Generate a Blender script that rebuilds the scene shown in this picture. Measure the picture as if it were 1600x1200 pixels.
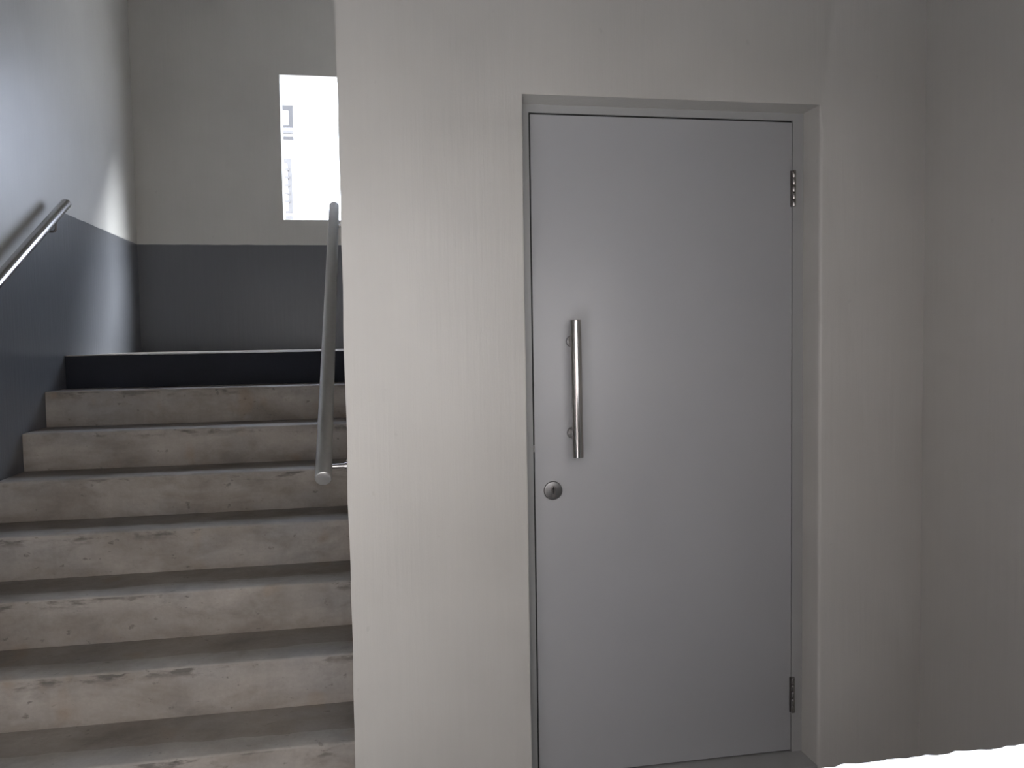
import bpy, bmesh, math, random
from mathutils import Vector, Matrix, noise

for o in list(bpy.data.objects):
    bpy.data.objects.remove(o)
SC = bpy.context.scene
COL = SC.collection

# ------------------------------------------------------------------ camera
F, CX, CY, CZ = 1297.45, .0497, -2.2726, 1.3189
YAW, PITCH, ROLL = .1765, -.0543, -.0161
cam_d = bpy.data.cameras.new('camera')
cam = bpy.data.objects.new('camera', cam_d)
COL.objects.link(cam)
cam_d.sensor_fit = 'HORIZONTAL'
cam_d.sensor_width = 36
cam_d.lens = F * 36 / 1600
cam_d.clip_start = .02
fwd = Vector((math.sin(YAW) * math.cos(PITCH), math.cos(YAW) * math.cos(PITCH), math.sin(PITCH)))
rgt = Vector((math.cos(YAW), -math.sin(YAW), 0))
up = rgt.cross(fwd)
c, s = math.cos(ROLL), math.sin(ROLL)
r2 = rgt * c + up * s
u2 = up * c - rgt * s
M = Matrix((r2, u2, -fwd)).transposed().to_4x4()
M.translation = (CX, CY, CZ)
cam.matrix_world = M
SC.camera = cam

# ------------------------------------------------------------------ sky, exposure
SC.view_settings.view_transform = 'Standard'
SC.view_settings.look = 'None'
SC.view_settings.gamma = 1
SC.view_settings.use_curve_mapping = False
SC.view_settings.exposure = 3.93

world = bpy.data.worlds.new('world')
SC.world = world
world.use_nodes = True
wn, wl = world.node_tree.nodes, world.node_tree.links
wn.clear()
wout = wn.new('ShaderNodeOutputWorld')
wbg = wn.new('ShaderNodeBackground')
wtc = wn.new('ShaderNodeTexCoord')
wsep = wn.new('ShaderNodeSeparateXYZ')
wramp = wn.new('ShaderNodeValToRGB')          # overcast sky: the zenith brighter than the horizon
wramp.color_ramp.elements[0].position = 0
wramp.color_ramp.elements[0].color = (.43, .475, .595, 1)
wramp.color_ramp.elements[1].position = 1
wramp.color_ramp.elements[1].color = (1.07, 1.18, 1.46, 1)
wl.new(wtc.outputs['Generated'], wsep.inputs[0])
wl.new(wsep.outputs['Z'], wramp.inputs[0])
wl.new(wramp.outputs[0], wbg.inputs[0])
wbg.inputs[1].default_value = 1.0
wl.new(wbg.outputs[0], wout.inputs[0])

sun_d = bpy.data.lights.new('sun', 'SUN')      # sun veiled by thin cloud, on the far right side of the building
sun_d.energy = 2.2
sun_d.angle = math.radians(26)
sun_d.color = (.93, .97, 1.04)
sun = bpy.data.objects.new('sun', sun_d)
COL.objects.link(sun)
sun.rotation_euler = Vector((math.cos(math.radians(34)) * math.cos(math.radians(17)), math.cos(math.radians(34)) * math.sin(math.radians(17)), math.sin(math.radians(34)))).to_track_quat('Z', 'Y').to_euler()


# ------------------------------------------------------------------ helpers
def obj(name, bm, mat=None, parent=None, smooth=False):
    me = bpy.data.meshes.new(name)
    bmesh.ops.recalc_face_normals(bm, faces=bm.faces)
    bm.to_mesh(me)
    bm.free()
    o = bpy.data.objects.new(name, me)
    COL.objects.link(o)
    if mat:
        me.materials.append(mat)
    if parent:
        o.parent = parent
        o.matrix_parent_inverse = parent.matrix_world.inverted()
    if smooth:
        for p in me.polygons:
            p.use_smooth = True
        me.set_sharp_from_angle(angle=math.radians(40))
    return o


def empty(name, loc):
    o = bpy.data.objects.new(name, None)
    o.empty_display_size = .1
    COL.objects.link(o)
    o.location = loc
    o.matrix_world = Matrix.Translation(loc)
    return o


def tag(o, label=None, cat=None, group=None, kind=None):
    if label: o['label'] = label
    if cat: o['category'] = cat
    if group: o['group'] = group
    if kind: o['kind'] = kind
    return o


def box(bm, x0, x1, y0, y1, z0, z1, bev=0, seg=2):
    r = bmesh.ops.create_cube(bm, size=1)
    vs = r['verts']
    for v in vs:
        v.co = Vector(((x0 + x1) / 2 + v.co.x * (x1 - x0), (y0 + y1) / 2 + v.co.y * (y1 - y0), (z0 + z1) / 2 + v.co.z * (z1 - z0)))
    if bev:
        es = list({e for v in vs for e in v.link_edges})
        bmesh.ops.bevel(bm, geom=es, offset=bev, segments=seg, affect='EDGES', profile=.5)
    return bm


def rod(bm, a, b, rad, seg=24, bev=0, rad2=None):
    """closed cylinder from a to b, with an optional rounded rim"""
    a, b = Vector(a), Vector(b)
    d = (b - a)
    L = d.length
    d.normalize()
    q = d.to_track_quat('Z', 'Y').to_matrix()
    r1 = rad if rad2 is None else rad2
    prof = [(0, 0, 0)]
    st = []
    if bev:
        for i in range(4):
            t = i / 3 * math.pi / 2
            st.append((rad - bev + bev * math.sin(t), bev - bev * math.cos(t)))
        for i in range(4):
            t = i / 3 * math.pi / 2
            st.append((r1 - bev + bev * math.cos(t), L - bev + bev * math.sin(t)))
    else:
        st = [(rad, 0), (r1, L)]
    rings = []
    for (rr, h) in st:
        rings.append([bm.verts.new(a + q @ Vector((rr * math.cos(2 * math.pi * k / seg), rr * math.sin(2 * math.pi * k / seg), h))) for k in range(seg)])
    for i in range(len(rings) - 1):
        for k in range(seg):
            bm.faces.new((rings[i][k], rings[i][(k + 1) % seg], rings[i + 1][(k + 1) % seg], rings[i + 1][k]))
    bm.faces.new(rings[0][::-1])
    bm.faces.new(rings[-1])
    return bm


def sweep(bm, pts, rad, seg=12):
    """tube along a polyline"""
    pts = [Vector(p) for p in pts]
    rings = []
    ref = Vector((1, 0, 0))
    for i, p in enumerate(pts):
        d = (pts[min(i + 1, len(pts) - 1)] - pts[max(i - 1, 0)]).normalized()
        n = d.cross(Vector((0, 1, 0)))
        if n.length < .1: n = d.cross(ref)
        n.normalize()
        b = d.cross(n)
        rings.append([bm.verts.new(p + rad * (math.cos(2 * math.pi * k / seg) * n + math.sin(2 * math.pi * k / seg) * b)) for k in range(seg)])
    for i in range(len(rings) - 1):
        for k in range(seg):
            bm.faces.new((rings[i][k], rings[i][(k + 1) % seg], rings[i + 1][(k + 1) % seg], rings[i + 1][k]))
    bm.faces.new(rings[0][::-1])
    bm.faces.new(rings[-1])
    return bm


# ------------------------------------------------------------------ materials
def mat(name, col, rough=.6, metal=0, spec=.5):
    m = bpy.data.materials.new(name)
    m.use_nodes = True
    b = m.node_tree.nodes['Principled BSDF']
    b.inputs['Base Color'].default_value = (*col, 1)
    b.inputs['Roughness'].default_value = rough
    b.inputs['Metallic'].default_value = metal
    b.inputs['Specular IOR Level'].default_value = spec
    return m


class G:
    """short node-graph helper"""
    def __init__(s, m):
        s.n, s.l = m.node_tree.nodes, m.node_tree.links
        s.b = s.n['Principled BSDF']
        s.co = s.n.new('ShaderNodeTexCoord').outputs['Object']

    def mapping(s, scale):
        k = s.n.new('ShaderNodeMapping')
        k.inputs['Scale'].default_value = scale
        s.l.new(s.co, k.inputs['Vector'])
        return k.outputs[0]

    def noise(s, scale, detail=4, rough=.55, vec=None, dist=0):
        k = s.n.new('ShaderNodeTexNoise')
        k.inputs['Scale'].default_value = scale
        k.inputs['Detail'].default_value = detail
        k.inputs['Roughness'].default_value = rough
        k.inputs['Distortion'].default_value = dist
        s.l.new(vec if vec else s.co, k.inputs['Vector'])
        return k.outputs['Fac']

    def ramp(s, fac, stops):
        k = s.n.new('ShaderNodeValToRGB')
        e = k.color_ramp.elements
        while len(e) < len(stops): e.new(.5)
        for el, (p, cc) in zip(e, stops):
            el.position = p
            el.color = (*cc, 1) if isinstance(cc, tuple) else (cc, cc, cc, 1)
        s.l.new(fac, k.inputs[0])
        return k.outputs[0]

    def mix(s, fac, a, b, mode='MIX'):
        k = s.n.new('ShaderNodeMix')
        k.data_type = 'RGBA'
        k.blend_type = mode
        for i, v in ((0, fac), (6, a), (7, b)):
            if isinstance(v, (int, float)): k.inputs[i].default_value = v
            elif isinstance(v, tuple): k.inputs[i].default_value = (*v, 1)
            else: s.l.new(v, k.inputs[i])
        return k.outputs[2]

    def math(s, op, a, b=None, clamp=False):
        k = s.n.new('ShaderNodeMath')
        k.operation = op
        k.use_clamp = clamp
        for i, v in ((0, a), (1, b)):
            if v is None: continue
            if isinstance(v, (int, float)): k.inputs[i].default_value = v
            else: s.l.new(v, k.inputs[i])
        return k.outputs[0]

    def bump(s, h, strength, dist):
        k = s.n.new('ShaderNodeBump')
        k.inputs['Strength'].default_value = strength
        k.inputs['Distance'].default_value = dist
        s.l.new(h, k.inputs['Height'])
        s.l.new(k.outputs[0], s.b.inputs['Normal'])

    def color(s, c):
        s.l.new(c, s.b.inputs['Base Color'])


PAINT = (.49, .474, .44)
DADO = (.114, .117, .126)


def wall_material(name, dado=None):
    m = mat(name, PAINT, .40, spec=.45)
    g = G(m)
    streak = g.noise(1, 4, .6, g.mapping((60, 60, 3)))       # vertical float marks in the plaster
    blot = g.noise(2.2, 3, .5)
    fine = g.noise(160, 2, .5)
    c = g.mix(g.ramp(blot, [(.3, 0), (.75, 1)]), tuple(v * .93 for v in PAINT), tuple(min(1, v * 1.04) for v in PAINT))
    c = g.mix(.06, c, g.ramp(streak, [(.3, .6), (.7, 1.)]), 'MULTIPLY')
    spot = g.noise(34, 1, .5, g.mapping((1, 1, .7)))
    c = g.mix(g.math('MULTIPLY', g.ramp(spot, [(.76, 0), (.8, 1)]), .12), c, (.22, .20, .18))
    if dado:
        sep = g.n.new('ShaderNodeSeparateXYZ')
        g.l.new(g.co, sep.inputs[0])
        zed, slope, yk = dado
        # painted band: level along the landing, then down with the flight
        drop = g.math('MULTIPLY', g.math('MAXIMUM', g.math('SUBTRACT', yk, sep.outputs['Y']), 0), slope)
        line = g.math('SUBTRACT', zed, drop)
        wob = g.math('MULTIPLY', g.math('SUBTRACT', g.noise(9, 2), .5), .006)
        f = g.math('LESS_THAN', g.math('ADD', sep.outputs['Z'], wob), line)
        dcol = g.mix(.12, DADO, g.ramp(streak, [(.3, .5), (.7, 1.)]), 'MULTIPLY')
        c = g.mix(f, c, dcol)
        g.l.new(g.math('SUBTRACT', .40, g.math('MULTIPLY', f, .08)), g.b.inputs['Roughness'])
    g.color(c)
    h = g.math('ADD', g.math('MULTIPLY', streak, .6), g.math('ADD', g.math('MULTIPLY', fine, .12), g.math('MULTIPLY', blot, 1.2)))
    g.bump(h, .35, .004)
    return m


def concrete_material(name, base, dirt=1.0, steps=False):
    m = mat(name, base, .75, spec=.3)
    g = G(m)
    big = g.noise(3.1, 5, .6, g.mapping((1, 1, 1.6)))
    mid = g.noise(9, 6, .65, g.mapping((.7, 1, 1.4)), .4)
    fine = g.noise(90, 3, .6)
    lite = tuple(v * 1.22 for v in base)
    dark = (base[0] * .72, base[1] * .69, base[2] * .66)
    c = g.mix(g.ramp(big, [(.32, 0), (.68, 1)]), dark, lite)
    cool = (base[0] * .92, base[1] * .98, base[2] * 1.08)
    c = g.mix(g.math('MULTIPLY', g.ramp(g.noise(2.3, 3, .5, g.mapping((1, 1.3, 1.9))), [(.5, 0), (.7, 1)]), .6), c, cool)
    c = g.mix(g.math('MULTIPLY', g.ramp(mid, [(.5, 0), (.72, 1)]), .38 * dirt), c, tuple(v * .45 for v in base))
    spots = g.noise(30, 3, .6, g.mapping((.8, 1, 1.2)))
    c = g.mix(g.math('MULTIPLY', g.ramp(spots, [(.66, 0), (.72, 1)]), .5 * dirt), c, tuple(v * .3 for v in base))
    rust = g.noise(5.3, 2, .5, g.mapping((1.3, 1, 1)))
    c = g.mix(g.math('MULTIPLY', g.ramp(rust, [(.64, 0), (.74, 1)]), .3 * dirt), c, (base[0] * .95, base[1] * .72, base[2] * .52))
    if steps:
        at = lambda nm: (lambda k: (setattr(k, 'attribute_name', nm), k.outputs['Fac'])[1])(g.n.new('ShaderNodeAttribute'))
        # chipped, blackened patches along the arris and scuffed dirt at the foot of each riser
        ch = g.ramp(g.noise(1, 5, .62, g.mapping((7, 7, 22))), [(.53, 0), (.62, 1)])
        c = g.mix(g.math('MULTIPLY', g.math('MULTIPLY', ch, at('arris')), .8), c, tuple(v * .30 for v in base))
        sc = g.ramp(g.noise(1, 5, .6, g.mapping((3, 3, 9))), [(.35, .15), (.7, 1)])
        c = g.mix(g.math('MULTIPLY', g.math('MULTIPLY', sc, at('foot')), .62), c, (base[0] * .52, base[1] * .46, base[2] * .42))
        wash = g.ramp(g.noise(1, 5, .6, g.mapping((2.2, 2.2, 5.5)), .6), [(.48, 0), (.66, 1)])
        c = g.mix(g.math('MULTIPLY', wash, .45), c, tuple(min(1, v * 1.32) for v in base))
        streak = g.ramp(g.noise(1, 4, .6, g.mapping((16, 16, 2.2))), [(.5, 0), (.75, 1)])
        c = g.mix(g.math('MULTIPLY', streak, .22), c, tuple(v * .55 for v in base))
    c = g.mix(.25, c, g.ramp(fine, [(.3, .7), (.7, 1.)]), 'MULTIPLY')
    g.color(c)
    g.bump(g.math('ADD', mid, g.math('MULTIPLY', fine, .4)), .35, .004)
    return m


def metal_material(name, col, rough, scale=(400, 400, 6)):
    m = mat(name, col, rough, 1)
    g = G(m)
    n = g.noise(1, 2, .5, g.mapping(scale))
    g.color(g.mix(.15, col, g.ramp(n, [(.3, .75), (.7, 1.)]), 'MULTIPLY'))
    g.l.new(g.math('ADD', rough - .02, g.math('MULTIPLY', n, .04)), g.b.inputs['Roughness'])
    return m


SLOPE = .5816
YL, ZL, RISE, TREAD = 2.1888, 1.2712, .16449, .28282
XL, XR, YB = -1.4142, 1.7301, 3.6516
ZD = 1.9872
M_wall = wall_material('painted_plaster')
M_dado = wall_material('painted_plaster_with_dado', (ZD, SLOPE, YL))
M_conc = concrete_material('worn_concrete', (.345, .312, .283), 1.25, True)
M_tread = concrete_material('trodden_concrete', (.285, .257, .23), .8)
M_nose = concrete_material('lit_nosing_concrete', (.35, .325, .296), .9)  # lighter tread front, painting window light that clears the step above
M_navy = concrete_material('dark_riser_paint', (.020, .023, .033), .4)
M_ceil = concrete_material('raw_slab_concrete', (.20, .19, .17), .4)
M_floor = concrete_material('floor_concrete', (.12, .112, .103))
M_door = mat('grey_door_enamel', (.37, .37, .37), .38)
_g = G(M_door)
_g.color(_g.mix(_g.ramp(_g.noise(3, 3), [(.3, 0), (.7, 1)]), (.362, .364, .37), (.378, .379, .383)))
_g.bump(_g.noise(35, 3, .5), .06, .002)
M_frame = mat('grey_frame_enamel', (.31, .31, .302), .42)
_g = G(M_frame)
_g.bump(_g.noise(30, 3, .5), .08, .002)
M_steel = metal_material('brushed_steel', (.52, .50, .48), .2, (300, 300, 1.5))
M_rail = metal_material('satin_steel_tube', (.80, .79, .77), .42, (90, 3, 90))
M_shine = metal_material('polished_steel_tube', (.50, .49, .48), .24, (90, 3, 90))
M_hinge = metal_material('dull_hinge_steel', (.22, .205, .20), .35)
M_knuckle = metal_material('hinge_knuckle_steel', (.42, .40, .385), .26)
M_lock = metal_material('lock_nickel', (.27, .265, .26), .33)
M_dark = mat('black_void', (.008, .008, .008), .8)
M_sill = mat('white_coping_paint', (.80, .80, .79), .6)
_g = G(M_sill)
_g.color(_g.mix(_g.math('MULTIPLY', _g.ramp(_g.noise(14, 5, .6), [(.58, 0), (.75, 1)]), .45), (.80, .80, .79), (.45, .44, .43)))
_g.bump(_g.noise(40, 4, .6), .4, .006)
M_white = mat('white_render', (.82, .82, .82), .7)
_g = G(M_white)
_g.bump(_g.noise(12, 3), .2, .01)
M_fgrey = mat('grey_aluminium', (.04, .037, .034), .5)
_g = G(M_fgrey)
_g.color(_g.mix(_g.noise(8, 2), (.036, .034, .031), (.044, .04, .037)))
M_darkbrick = concrete_material('added_dark_block', (.185, .157, .135), .3)
M_brick = concrete_material('added_brick_block', (.39, .355, .303), .3)
M_glassd = mat('pale_grey_aluminium', (.10, .095, .088), .4)
_g = G(M_glassd)
_g.color(_g.mix(_g.noise(8, 2), (.09, .086, .08), (.11, .104, .096)))
M_ground = concrete_material('yard_paving', (.46, .44, .41), .4)
M_pane = bpy.data.materials.new('clear_glass')
M_pane.use_nodes = True
_n, _l = M_pane.node_tree.nodes, M_pane.node_tree.links
_n.clear()
_o = _n.new('ShaderNodeOutputMaterial')
_t = _n.new('ShaderNodeBsdfTransparent')
_t.inputs[0].default_value = (.96, .97, .97, 1)
_gl = _n.new('ShaderNodeBsdfGlossy')
_gl.inputs['Roughness'].default_value = .02
_f = _n.new('ShaderNodeFresnel')
_mx = _n.new('ShaderNodeMixShader')
_geo = _n.new('ShaderNodeNewGeometry')     # surface reflection only where light enters the pane
_inv = _n.new('ShaderNodeMath')
_inv.operation = 'SUBTRACT'
_inv.inputs[0].default_value = 1
_l.new(_geo.outputs['Backfacing'], _inv.inputs[1])
_mul = _n.new('ShaderNodeMath')
_mul.operation = 'MULTIPLY'
_l.new(_f.outputs[0], _mul.inputs[0])
_l.new(_inv.outputs[0], _mul.inputs[1])
_l.new(_mul.outputs[0], _mx.inputs[0])
_l.new(_t.outputs[0], _mx.inputs[1])
_l.new(_gl.outputs[0], _mx.inputs[2])
_l.new(_mx.outputs[0], _o.inputs[0])

# ------------------------------------------------------------------ structure
random.seed(4)
XO1, XO2, ZO, YR = .4957, 1.3860, 1.9888, .0973
FZ = -.045
TOPZ = 5.2
SLABZ = 2.78
SLABY = -1.55
BLKZ = 12
HEADZ = 1.9
PY, PZ, PT = -1.7225, 1.0048, .22
WT = .15

# the wall that carries the door: one slab with the doorway cut out, arrises rounded and slightly wavy
bm = bmesh.new()


def wavy(x, z0, z1, n, amp, seed):
    out = []
    for i in range(n + 1):
        z = z0 + (z1 - z0) * i / n
        k = 0 if i in (0, n) else amp * noise.noise(Vector((seed, z * 5, 0))) * 1.6
        out.append((x + k, z))
    return out


front = []
front += wavy(0, FZ, TOPZ, 90, .0022, 3.1)
front += [(XR, TOPZ), (XR, FZ)]
front += wavy(XO2, FZ, ZO, 24, .0004, 7.7)
front += wavy(XO1, ZO, FZ, 24, .0009, 5.3)
fv = [bm.verts.new((x, 0, z)) for x, z in front]
bv = [bm.verts.new((x, WT, z)) for x, z in front]
bm.faces.new(fv)
bm.faces.new(bv[::-1])
n = len(front)
for i in range(n):
    bm.faces.new((fv[i], bv[i], bv[(i + 1) % n], fv[(i + 1) % n]))
bm.edges.ensure_lookup_table()
sel = []
for e in bm.edges:
    a, b = e.verts
    if abs(a.co.y) < 1e-6 and abs(b.co.y) < 1e-6:
        m_ = (a.co + b.co) / 2
        if m_.x < .02 or (XO1 - .02 < m_.x < XO2 + .02 and m_.z < ZO + .01 and m_.z > FZ + .001):
            sel.append(e)
for lo, hi, off in ((-.1, .02, .009), (XO2 - .012, 9, .010), (.03, XO2 - .012, .004)):
    part = [e for e in sel if e.is_valid and lo < (e.verts[0].co.x + e.verts[1].co.x) / 2 < hi]
    bmesh.ops.bevel(bm, geom=part, offset=off, segments=4, affect='EDGES', profile=.5)
bmesh.ops.triangulate(bm, faces=[f for f in bm.faces if len(f.verts) > 4])
w = obj('wall_near', bm, M_wall, smooth=True)
tag(w, 'pale plastered wall with the recessed doorway, right of the stairs', 'wall', kind='structure')

bm = bmesh.new()
box(bm, .001, WT, WT, YL + .05, FZ, TOPZ)
tag(obj('wall_spine', bm, M_wall), 'plastered dividing wall running back beside the stair flight', 'wall', kind='structure')

bm = bmesh.new()
box(bm, XL - .2, XL, SLABY, YB, FZ, TOPZ)
tag(obj('wall_left', bm, M_dado), 'left stairwell wall with dark grey painted lower band and handrail', 'wall', kind='structure')

# far wall with window opening
WX1, WX2, WZ1, WZ2 = -.4626, 1.25, 2.1619, 3.1337
XE = 1.72
bm = bmesh.new()
TH = .13
xs = [XL - .2, WX1, WX2, XE + .2]
zs = [ZL - .2, WZ1, WZ2, TOPZ]
for i in range(3):
    for j in range(3):
        if i == 1 and j == 1: continue
        for y, flip in ((YB, 0), (YB + TH, 1)):
            q = [(xs[i], y, zs[j]), (xs[i + 1], y, zs[j]), (xs[i + 1], y, zs[j + 1]), (xs[i], y, zs[j + 1])]
            bm.faces.new([bm.verts.new(v) for v in q])
bmesh.ops.remove_doubles(bm, verts=bm.verts, dist=1e-5)


def quad(bm, *p):
    return bm.faces.new([bm.verts.new(v) for v in p])


for (a, b) in (((WX1, WZ1), (WX2, WZ1)), ((WX2, WZ1), (WX2, WZ2)), ((WX2, WZ2), (WX1, WZ2)), ((WX1, WZ2), (WX1, WZ1)),
               ((xs[0], zs[0]), (xs[3], zs[0])), ((xs[3], zs[0]), (xs[3], zs[3])), ((xs[3], zs[3]), (xs[0], zs[3])), ((xs[0], zs[3]), (xs[0], zs[0]))):
    quad(bm, (a[0], YB, a[1]), (b[0], YB, b[1]), (b[0], YB + TH, b[1]), (a[0], YB + TH, a[1]))
bmesh.ops.remove_doubles(bm, verts=bm.verts, dist=1e-5)
edges = [e for e in bm.edges if all(abs(v.co.y - YB) < 1e-4 and WX1 - 1e-3 < v.co.x < WX2 + 1e-3 and WZ1 - 1e-3 < v.co.z < WZ2 + 1e-3 for v in e.verts)]
bmesh.ops.bevel(bm, geom=edges, offset=.008, segments=3, affect='EDGES', profile=.5)
tag(obj('wall_far', bm, M_dado, smooth=True), 'far stairwell wall above the landing, pale over dark grey band', 'wall', kind='structure')

bm = bmesh.new()
box(bm, WX1, WX2, YB + .09, YB + .096, WZ1, WZ2)
win = obj('window_1', bm, M_pane)
tag(win, 'bright frameless window pane in the far stairwell wall', 'window', kind='structure')

bm = bmesh.new()
box(bm, XR, XR + .2, PY - PT, WT, FZ, TOPZ)
tag(obj('wall_right', bm, M_wall), 'plain pale wall at the right edge, meeting the door wall', 'wall', kind='structure')
bm = bmesh.new()
box(bm, XE, XE + .2, WT, YB, FZ, TOPZ)
tag(obj('wall_right', bm, M_wall), 'stairwell wall hidden behind the door wall on the right', 'wall', kind='structure')

# low parapet in the foreground, white coping with a ragged plaster edge
bm = bmesh.new()
nx = 320
px0, px1 = .05, 1.05
rows = []
for i in range(nx + 1):
    x = px0 + (px1 - px0) * i / nx
    e = .0014 * noise.noise(Vector((x * 11, 2.2, 0))) + .0026 * noise.noise(Vector((x * 52, 5.1, 0))) + .002 * noise.noise(Vector((x * 120, 3.1, 0)))
    h = .0004 * noise.noise(Vector((x * 9, 9.2, 0))) + .0010 * noise.noise(Vector((x * 38, 1.1, 0)))
    rows.append([bm.verts.new(v) for v in ((x, PY - PT, FZ), (x, PY - PT, PZ - .012), (x, PY - PT + .012, PZ + h), (x, PY - .05, PZ + h * .5), (x, PY - .012 + e, PZ + h), (x, PY + e, PZ - .010 + h), (x, PY + e * .3, PZ - .03), (x, PY, FZ))])
for i in range(nx):
    for k in range(7):
        bm.faces.new((rows[i][k], rows[i + 1][k], rows[i + 1][k + 1], rows[i][k + 1]))
bm.faces.new(rows[0])
bm.faces.new(rows[-1][::-1])
tag(obj('wall_front', bm, M_sill), 'low white parapet with ragged edge in the bottom right foreground', 'wall', kind='structure')

bm = bmesh.new()
box(bm, XL - .2, .001, 0, WT, SLABZ + .25, TOPZ)
tag(obj('wall_near', bm, M_wall), 'upper wall closing the stairwell above the slab, out of view', 'wall', kind='structure')

bm = bmesh.new()
box(bm, 1.05, XR, PY - PT, PY + .02, FZ, SLABZ + .25)  # added out of view to narrow the light reaching the door wall
tag(obj('wall_front', bm, M_wall), 'unseen pier added right of the open entrance to narrow the front light', 'wall', kind='structure')

bm = bmesh.new()
box(bm, XL, XR, -1.95, .2, FZ - .2, FZ)
tag(obj('floor', bm, M_floor), 'concrete floor in front of the door and the stair foot', 'floor', kind='structure')
bm = bmesh.new()
box(bm, XO1 + .001, XO2 - .001, .001, WT + .1, FZ, 0)
tag(obj('trim_1', bm, M_frame), 'grey raised threshold in the doorway', 'threshold', kind='structure')
bm = bmesh.new()
box(bm, XL, XE, YL + .34, YB, ZL - .2, ZL)
tag(obj('floor', bm, M_tread), 'concrete half landing at the top of the stairs', 'floor', kind='structure')
bm = bmesh.new()
box(bm, XL, XR, SLABY, 0, SLABZ, SLABZ + .25)
box(bm, XL, XR, SLABY, SLABY + .2, HEADZ, SLABZ)  # beam added out of view, keeps light off the upper door wall
box(bm, XL, -.95, PY - PT, PY + .17, FZ, SLABZ)  # left pier added out of view, narrows the front light
box(bm, XL, 0, 0, 1.38, SLABZ, SLABZ + .25)
tag(obj('ceiling', bm, M_ceil), 'concrete slab ceiling before the door, with a beam and pier added to narrow the light', 'ceiling', kind='structure')
bm = bmesh.new()
box(bm, XL - .2, XE + .2, 0, YB + TH, TOPZ, TOPZ + .2)
tag(obj('ceiling', bm, M_wall), 'high ceiling over the stairwell', 'ceiling', kind='structure')

# ------------------------------------------------------------------ staircase
stairs = empty('staircase', (-.7, .2, FZ))
tag(stairs, 'worn concrete stair flight rising between the left wall and dividing wall', 'staircase')
NX = 110
for k in range(8):
    y0, z1 = YL - k * TREAD, ZL - k * RISE
    z0 = z1 - RISE if k < 7 else FZ
    yend = y0 + TREAD + .05
    bm = bmesh.new()
    rows = []
    rad = .006 if k else .003
    for i in range(NX + 1):
        x = XL + .002 + (-.002 - XL - .002) * i / NX
        P = lambda f, q: noise.noise(Vector((x * f, k * 3.7 + q, 1.3)))
        jy = .0022 * P(4, 0) + .0012 * P(23, 5)
        jz = .0016 * P(3.3, 9) + .0008 * P(19, 4)
        chip = max(0, P(6.5, 30) * 1.8 - .72) * .022 + max(0, P(17, 60) * 1.7 - .8) * .02   # broken arrises
        if k == 0: chip = 0; jy *= .5; jz *= .6
        if i in (0, NX): jy = jz = chip = 0
        lit_w = .105 + .03 * P(2.2, 77) + .012 * P(14, 81)  # depth of the painted light strip behind the nosing
        pr = [(y0 + jy * .3, z0), (y0 + jy * .4, z0 + .25 * RISE), (y0 + jy * .7, z0 + .55 * RISE), (y0 + jy * .8, z1 - .045), (y0 + jy, z1 - rad - .012 - chip * 1.4 + jz)]
        for a in (0, 1, 2, 3):
            t = a / 3 * math.pi / 2
            rr = rad + chip
            pr.append((y0 + jy + rr - rr * math.cos(t), z1 - rr + rr * math.sin(t) + jz))
        pr += [(y0 + .045, z1 + jz * .4), (y0 + lit_w, z1), (y0 + .2, z1), (yend, z1), (yend, z0)]
        rows.append([bm.verts.new((x, a, b)) for a, b in pr])
    m_ = len(rows[0])
    for i in range(NX):
        for q in range(m_):
            f = bm.faces.new((rows[i][q], rows[i + 1][q], rows[i + 1][(q + 1) % m_], rows[i][(q + 1) % m_]))
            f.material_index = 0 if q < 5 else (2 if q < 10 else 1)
    bm.faces.new(rows[0])
    bm.faces.new(rows[-1][::-1])
    st = obj('step', bm, M_navy if k == 0 else M_conc, stairs, smooth=True)
    st.data.materials.append(M_tread)
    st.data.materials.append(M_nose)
    me = st.data
    a1 = me.attributes.new('arris', 'FLOAT', 'POINT')
    a2 = me.attributes.new('foot', 'FLOAT', 'POINT')
    W1 = [0, 0, 0, 0, 1, 1, .8, .5, .3]
    W2 = [1, .55, .15]
    for i in range(len(me.vertices)):
        q = i % m_
        a1.data[i].value = W1[q] if q < len(W1) and k else 0
        a2.data[i].value = W2[q] if q < 3 and k else 0
    if k == 0: st['label'] = 'top step with dark painted riser'

# ------------------------------------------------------------------ handrails
# right-hand rail on the dividing wall
A, B = Vector((-.0725, .15, .9272)), Vector((-.0725, 1.916, 1.981))
rr_ = empty('handrail', A)
tag(rr_, 'grey tubular steel handrail on the dividing wall, its top in front of the window', 'handrail', 'stair handrails')


def rail_tube(a, b, rad, parent, m=None):
    bm = bmesh.new()
    rod(bm, a, b, rad, 40, .003)
    return obj('tube', bm, m or M_rail, parent, True)


def cap(a, d, rad, parent):
    bm = bmesh.new()
    rod(bm, a - d * .0022, a + d * .001, rad, 40, .0015)
    return obj('end_cap', bm, M_rail, parent, True)


d_ = (B - A).normalized()
rail_tube(A, B, .0240, rr_)
cap(A, d_, .0228, rr_)
cap(B, -d_, .0228, rr_)


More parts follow.
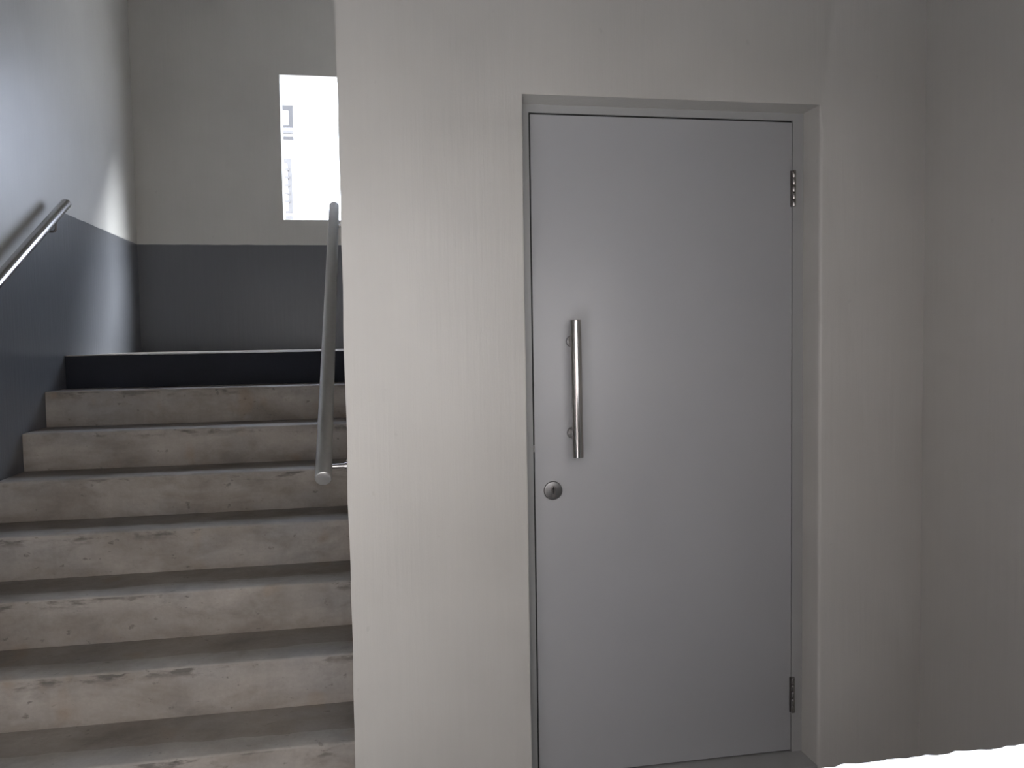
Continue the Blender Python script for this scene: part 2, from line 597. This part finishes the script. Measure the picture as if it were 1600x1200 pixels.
def bracket(parent, p, wx, sgn, drop, m):
    """rod from under the tube to the wall with a round rose; sgn = direction towards the wall"""
    bm = bmesh.new()
    if drop:
        pts = [p + Vector((0, 0, -.015))]
        pts.append(p + Vector((0, 0, -drop + .015)))
        for i in range(5):
            t = i / 4 * math.pi / 2
            pts.append(p + Vector((sgn * .015 * (1 - math.cos(t)), 0, -drop + .015 - .015 * math.sin(t))))
        pts.append(Vector((wx, p.y, p.z - drop)))
        sweep(bm, pts, .006)
        zc = p.z - drop
    else:
        zc = p.z - .014
        rod(bm, (p.x, p.y, zc), (wx, p.y, zc), .0065, 16)
    br = obj('bracket', bm, m, parent, True)
    bm = bmesh.new()
    rod(bm, (wx - sgn * .006, p.y, zc), (wx, p.y, zc), .024, 28, .002)
    rod(bm, (wx - sgn * .013, p.y, zc), (wx - sgn * .006, p.y, zc), .0105, 20)
    obj('wall_rose', bm, m, br, True)
    for q in (-1, 1):
        bm = bmesh.new()
        rod(bm, (wx - sgn * .008, p.y, zc + q * .0165), (wx - sgn * .0055, p.y, zc + q * .0165), .0032, 10)
        obj('screw', bm, M_hinge, br, True)


for yy in (.215, 1.74):
    t = (yy - A.y) / (B.y - A.y)
    bracket(rr_, A + (B - A) * t, 0, 1, 0, M_shine)

A2, B2 = Vector((-1.34, .12, .9665)), Vector((-1.34, 2.077, 2.0034))
rl = empty('handrail', A2)
tag(rl, 'shiny tubular steel handrail on the left stairwell wall', 'handrail', 'stair handrails')
rail_tube(A2, B2, .0245, rl, M_shine)
d_ = (B2 - A2).normalized()
cap(A2, d_, .0233, rl)
cap(B2, -d_, .0233, rl)
for yy in (.35, 1.93):
    t = (yy - A2.y) / (B2.y - A2.y)
    bracket(rl, A2 + (B2 - A2) * t, XL, -1, .075, M_hinge)

# ------------------------------------------------------------------ door
LX1, LX2, LT = .5367, 1.3497, 1.9614
door = empty('door_1', ((LX1 + LX2) / 2, YR, 0))
tag(door, 'closed flush grey door in the recessed doorway', 'door', kind='structure')
# frame: three members of one profile, rebated behind the leaf
bm = bmesh.new()
FY = YR - .002


def member(bm, out):
    vs = [[bm.verts.new(p) for p in ring] for ring in out]
    for a, b in zip(vs[:-1], vs[1:]):
        for k in range(len(a)):
            bm.faces.new((a[k], a[(k + 1) % len(a)], b[(k + 1) % len(a)], b[k]))
    bm.faces.new(vs[0])
    bm.faces.new(vs[-1][::-1])


GL, GT, GR = .0045, .0045, .0012
# profile of the frame, swept up the left side, over the head and down the right side
xa, xb, zt = LX1 - GL, LX2 + GR, LT + GT
prof = [(0, 0), (1, 0), (1, 1), (.62, 1), (.62, 2), (0, 2)]


def ring(corner):
    res = []
    for (u, v) in prof:
        # u: 0 outer (wall) .. 1 inner (leaf); v: 0 front, 1 rebate depth, 2 back
        y = FY if v == 0 else (YR + .047 if v == 1 else WT + .02)
        uu = 1 if v == 0 and u == 1 else u
        if corner == 'bl' or corner == 'tl':
            x = XO1 + (xa - XO1) * uu if v < 2 else XO1 + (xa - XO1 + .016) * (1 if u > 0 else 0)
            if v == 1 and u != 1: x = xa + .016
        else:
            x = XO2 + (xb - XO2) * uu if v < 2 else XO2 + (xb - XO2 - .016) * (1 if u > 0 else 0)
            if v == 1 and u != 1: x = xb - .016
        if corner in ('bl', 'br'): z = 0.0
        else:
            z = ZO + (zt - ZO) * uu if v < 2 else ZO + (zt - ZO - .016) * (1 if u > 0 else 0)
            if v == 1 and u != 1: z = zt - .016
        res.append((x, y, z))
    return res


member(bm, [ring('bl'), ring('tl'), ring('tr'), ring('br')])
obj('door_frame', bm, M_frame, door)
bm = bmesh.new()
box(bm, LX1, LX2, YR, YR + .044, .006, LT, .0015, 2)
leaf = obj('door_leaf', bm, M_door, door, True)
bm = bmesh.new()
box(bm, XO1, XO2, WT + .02, WT + .03, 0, ZO)
obj('backing', bm, M_dark, door)
# black strips painting the shade of the gap, at the lock side and head
bm = bmesh.new()
box(bm, LX1 - GL, LX1, YR + .004, YR + .046, 0, LT + GT)
box(bm, LX1, LX2, YR + .004, YR + .046, LT, LT + GT)
obj('gap_shade', bm, M_dark, door)
# latch tongue in the gap
bm = bmesh.new()
box(bm, LX1 - GL, LX1 + .001, YR - .001, YR + .022, .987, 1.008, .001, 1)
obj('latch', bm, M_steel, door)

# pull handle
HX, HY = .652, YR - .062
bm = bmesh.new()
rod(bm, (.6515, HY, .9740), (.6487, HY, 1.3700), .0158, 40, .0012)
hd = obj('pull_handle', bm, M_steel, door, True)
for pz in (1.0400, 1.3090):
    bm = bmesh.new()
    rod(bm, (.650, HY, pz), (.650, YR, pz), .0085, 24)
    rod(bm, (.650, YR - .018, pz), (.650, YR, pz), .0165, 32, .0012)
    obj('handle_post', bm, M_lock, hd, True)

# lock cylinder in a round escutcheon
LKX, LKZ = .589, .8713
bm = bmesh.new()
rod(bm, (LKX, YR, LKZ), (LKX, YR - .009, LKZ), .0278, 44, .003)
lk = obj('lock_escutcheon', bm, M_lock, door, True)
bm = bmesh.new()
rod(bm, (LKX, YR - .0085, LKZ + .006), (LKX, YR - .0105, LKZ + .006), .0088, 28, .0008)
box(bm, LKX - .0052, LKX + .0052, YR - .0102, YR - .0085, LKZ - .019, LKZ + .006, .0006, 1)
obj('lock_barrel', bm, M_hinge, lk, True)
bm = bmesh.new()
box(bm, LKX - .0014, LKX + .0014, YR - .0112, YR - .0095, LKZ - .009, LKZ + .0135)
rod(bm, (LKX, YR - .0095, LKZ + .006), (LKX, YR - .0112, LKZ + .006), .0028, 16)
obj('keyhole', bm, M_dark, lk)

# hinges on the right edge
for (z0, z1) in ((1.7075, 1.8165), (.1295, .2420)):
    hx = 1.3525
    bm = bmesh.new()
    box(bm, hx - .0085, hx + .0085, YR - .0028, YR + .0005, z0, z1, .0006, 1)
    hg = obj('hinge', bm, M_hinge, door)
    m5 = None
    for i in range(5):
        za = z0 + (z1 - z0) * i / 5
        zb = z0 + (z1 - z0) * (i + 1) / 5
        if m5 is None:
            bm = bmesh.new()
            rod(bm, (0, 0, .0006), (0, 0, zb - za - .0006), .0062, 20, .0006)
            kn = obj('knuckle', bm, M_knuckle, hg, True)
            m5 = kn.data
        else:
            kn = bpy.data.objects.new('knuckle', m5)
            COL.objects.link(kn)
            kn.parent = hg
        kn.location = (hx, YR - .0062, za)
        kn.matrix_parent_inverse = hg.matrix_world.inverted()

# ------------------------------------------------------------------ outside
bm = bmesh.new()
box(bm, -60, 60, -60, 60, -3.2, -3.0)
tag(obj('ground', bm, M_ground), 'paved ground outside the building', 'ground', kind='structure')

# unseen brick block, added to dim and warm the light from the front
blk = empty('building', (5, -9, -3))
tag(blk, 'unseen brick block added behind the viewer to dim and warm the front light', 'building')
bm = bmesh.new()
box(bm, -2.8, 14, -15, -9, -3, BLKZ)
obj('wall', bm, M_brick, blk)
bm = bmesh.new()
box(bm, -2.8, 14.2, -15.2, -8.8, BLKZ, BLKZ + .2)
obj('roof_slab', bm, M_ground, blk)
dkb = empty('building', (-9, -9, -3))  # unseen dark mass, added to cut the light on the right wall
tag(dkb, 'unseen dark block added left of the warm one to darken the right wall', 'building')
bm = bmesh.new()
box(bm, -16, -2.81, -14, -8.6, -3, BLKZ + 1)
obj('wall', bm, M_darkbrick, dkb)
bm = bmesh.new()
box(bm, -16.2, -2.81, -14.2, -8.4, BLKZ + 1, BLKZ + 1.2)
obj('roof_slab', bm, M_ground, dkb)

# white house opposite, seen through the stairwell window
FYB = 12.0
bld = empty('house', (0, FYB, -3))
tag(bld, 'bright white building outside the stairwell window', 'building')
bm = bmesh.new()
box(bm, -8, -.88, FYB, FYB + 6, -3, 8.2)
obj('wall', bm, M_white, bld)
bm = bmesh.new()
box(bm, -8.15, -.73, FYB - .15, FYB + 6.15, 8.2, 8.4)
obj('roof_slab', bm, M_white, bld)


def house_window(x0, x1, z0, z1, cills, M_fgrey=M_fgrey):
    bm = bmesh.new()
    t = .07
    box(bm, x0, x1, FYB - .03, FYB + .02, z1 - t * 1.2, z1)
    box(bm, x1 - t, x1, FYB - .03, FYB + .02, z0, z1 - t * 1.2)
    box(bm, x0, x0 + t, FYB - .03, FYB + .02, z0, z1 - t * 1.2)
    box(bm, x0 + t, x1 - t, FYB - .03, FYB + .02, z0, z0 + .035)
    wf = obj('window', bm, M_fgrey, bld)
    bm = bmesh.new()
    box(bm, x0 + t, x1 - t, FYB - .012, FYB - .004, z0 + .035, z1 - t * 1.2)
    obj('pane', bm, M_white, wf)
    for k in range(cills):
        bm = bmesh.new()
        box(bm, x0, x1, FYB - .06, FYB, z0 - .1 * (k + 1), z0 - .1 * (k + 1) + .045)
        obj('sill', bm, M_fgrey if k else M_glassd, wf)


bm = bmesh.new()
for i in range(5):
    zb = 3.62 + i * .13
    bm2 = bmesh.new()
    box(bm2, -1.95, -1.075, FYB - .05, FYB - .03, zb, zb + .035)
    obj('louvre', bm2, M_glassd, bld)
bm.free()
house_window(-1.95, -.985, 4.84, 5.20, 2)
house_window(-1.95, -1.03, 3.45, 4.34, 1, M_glassd)
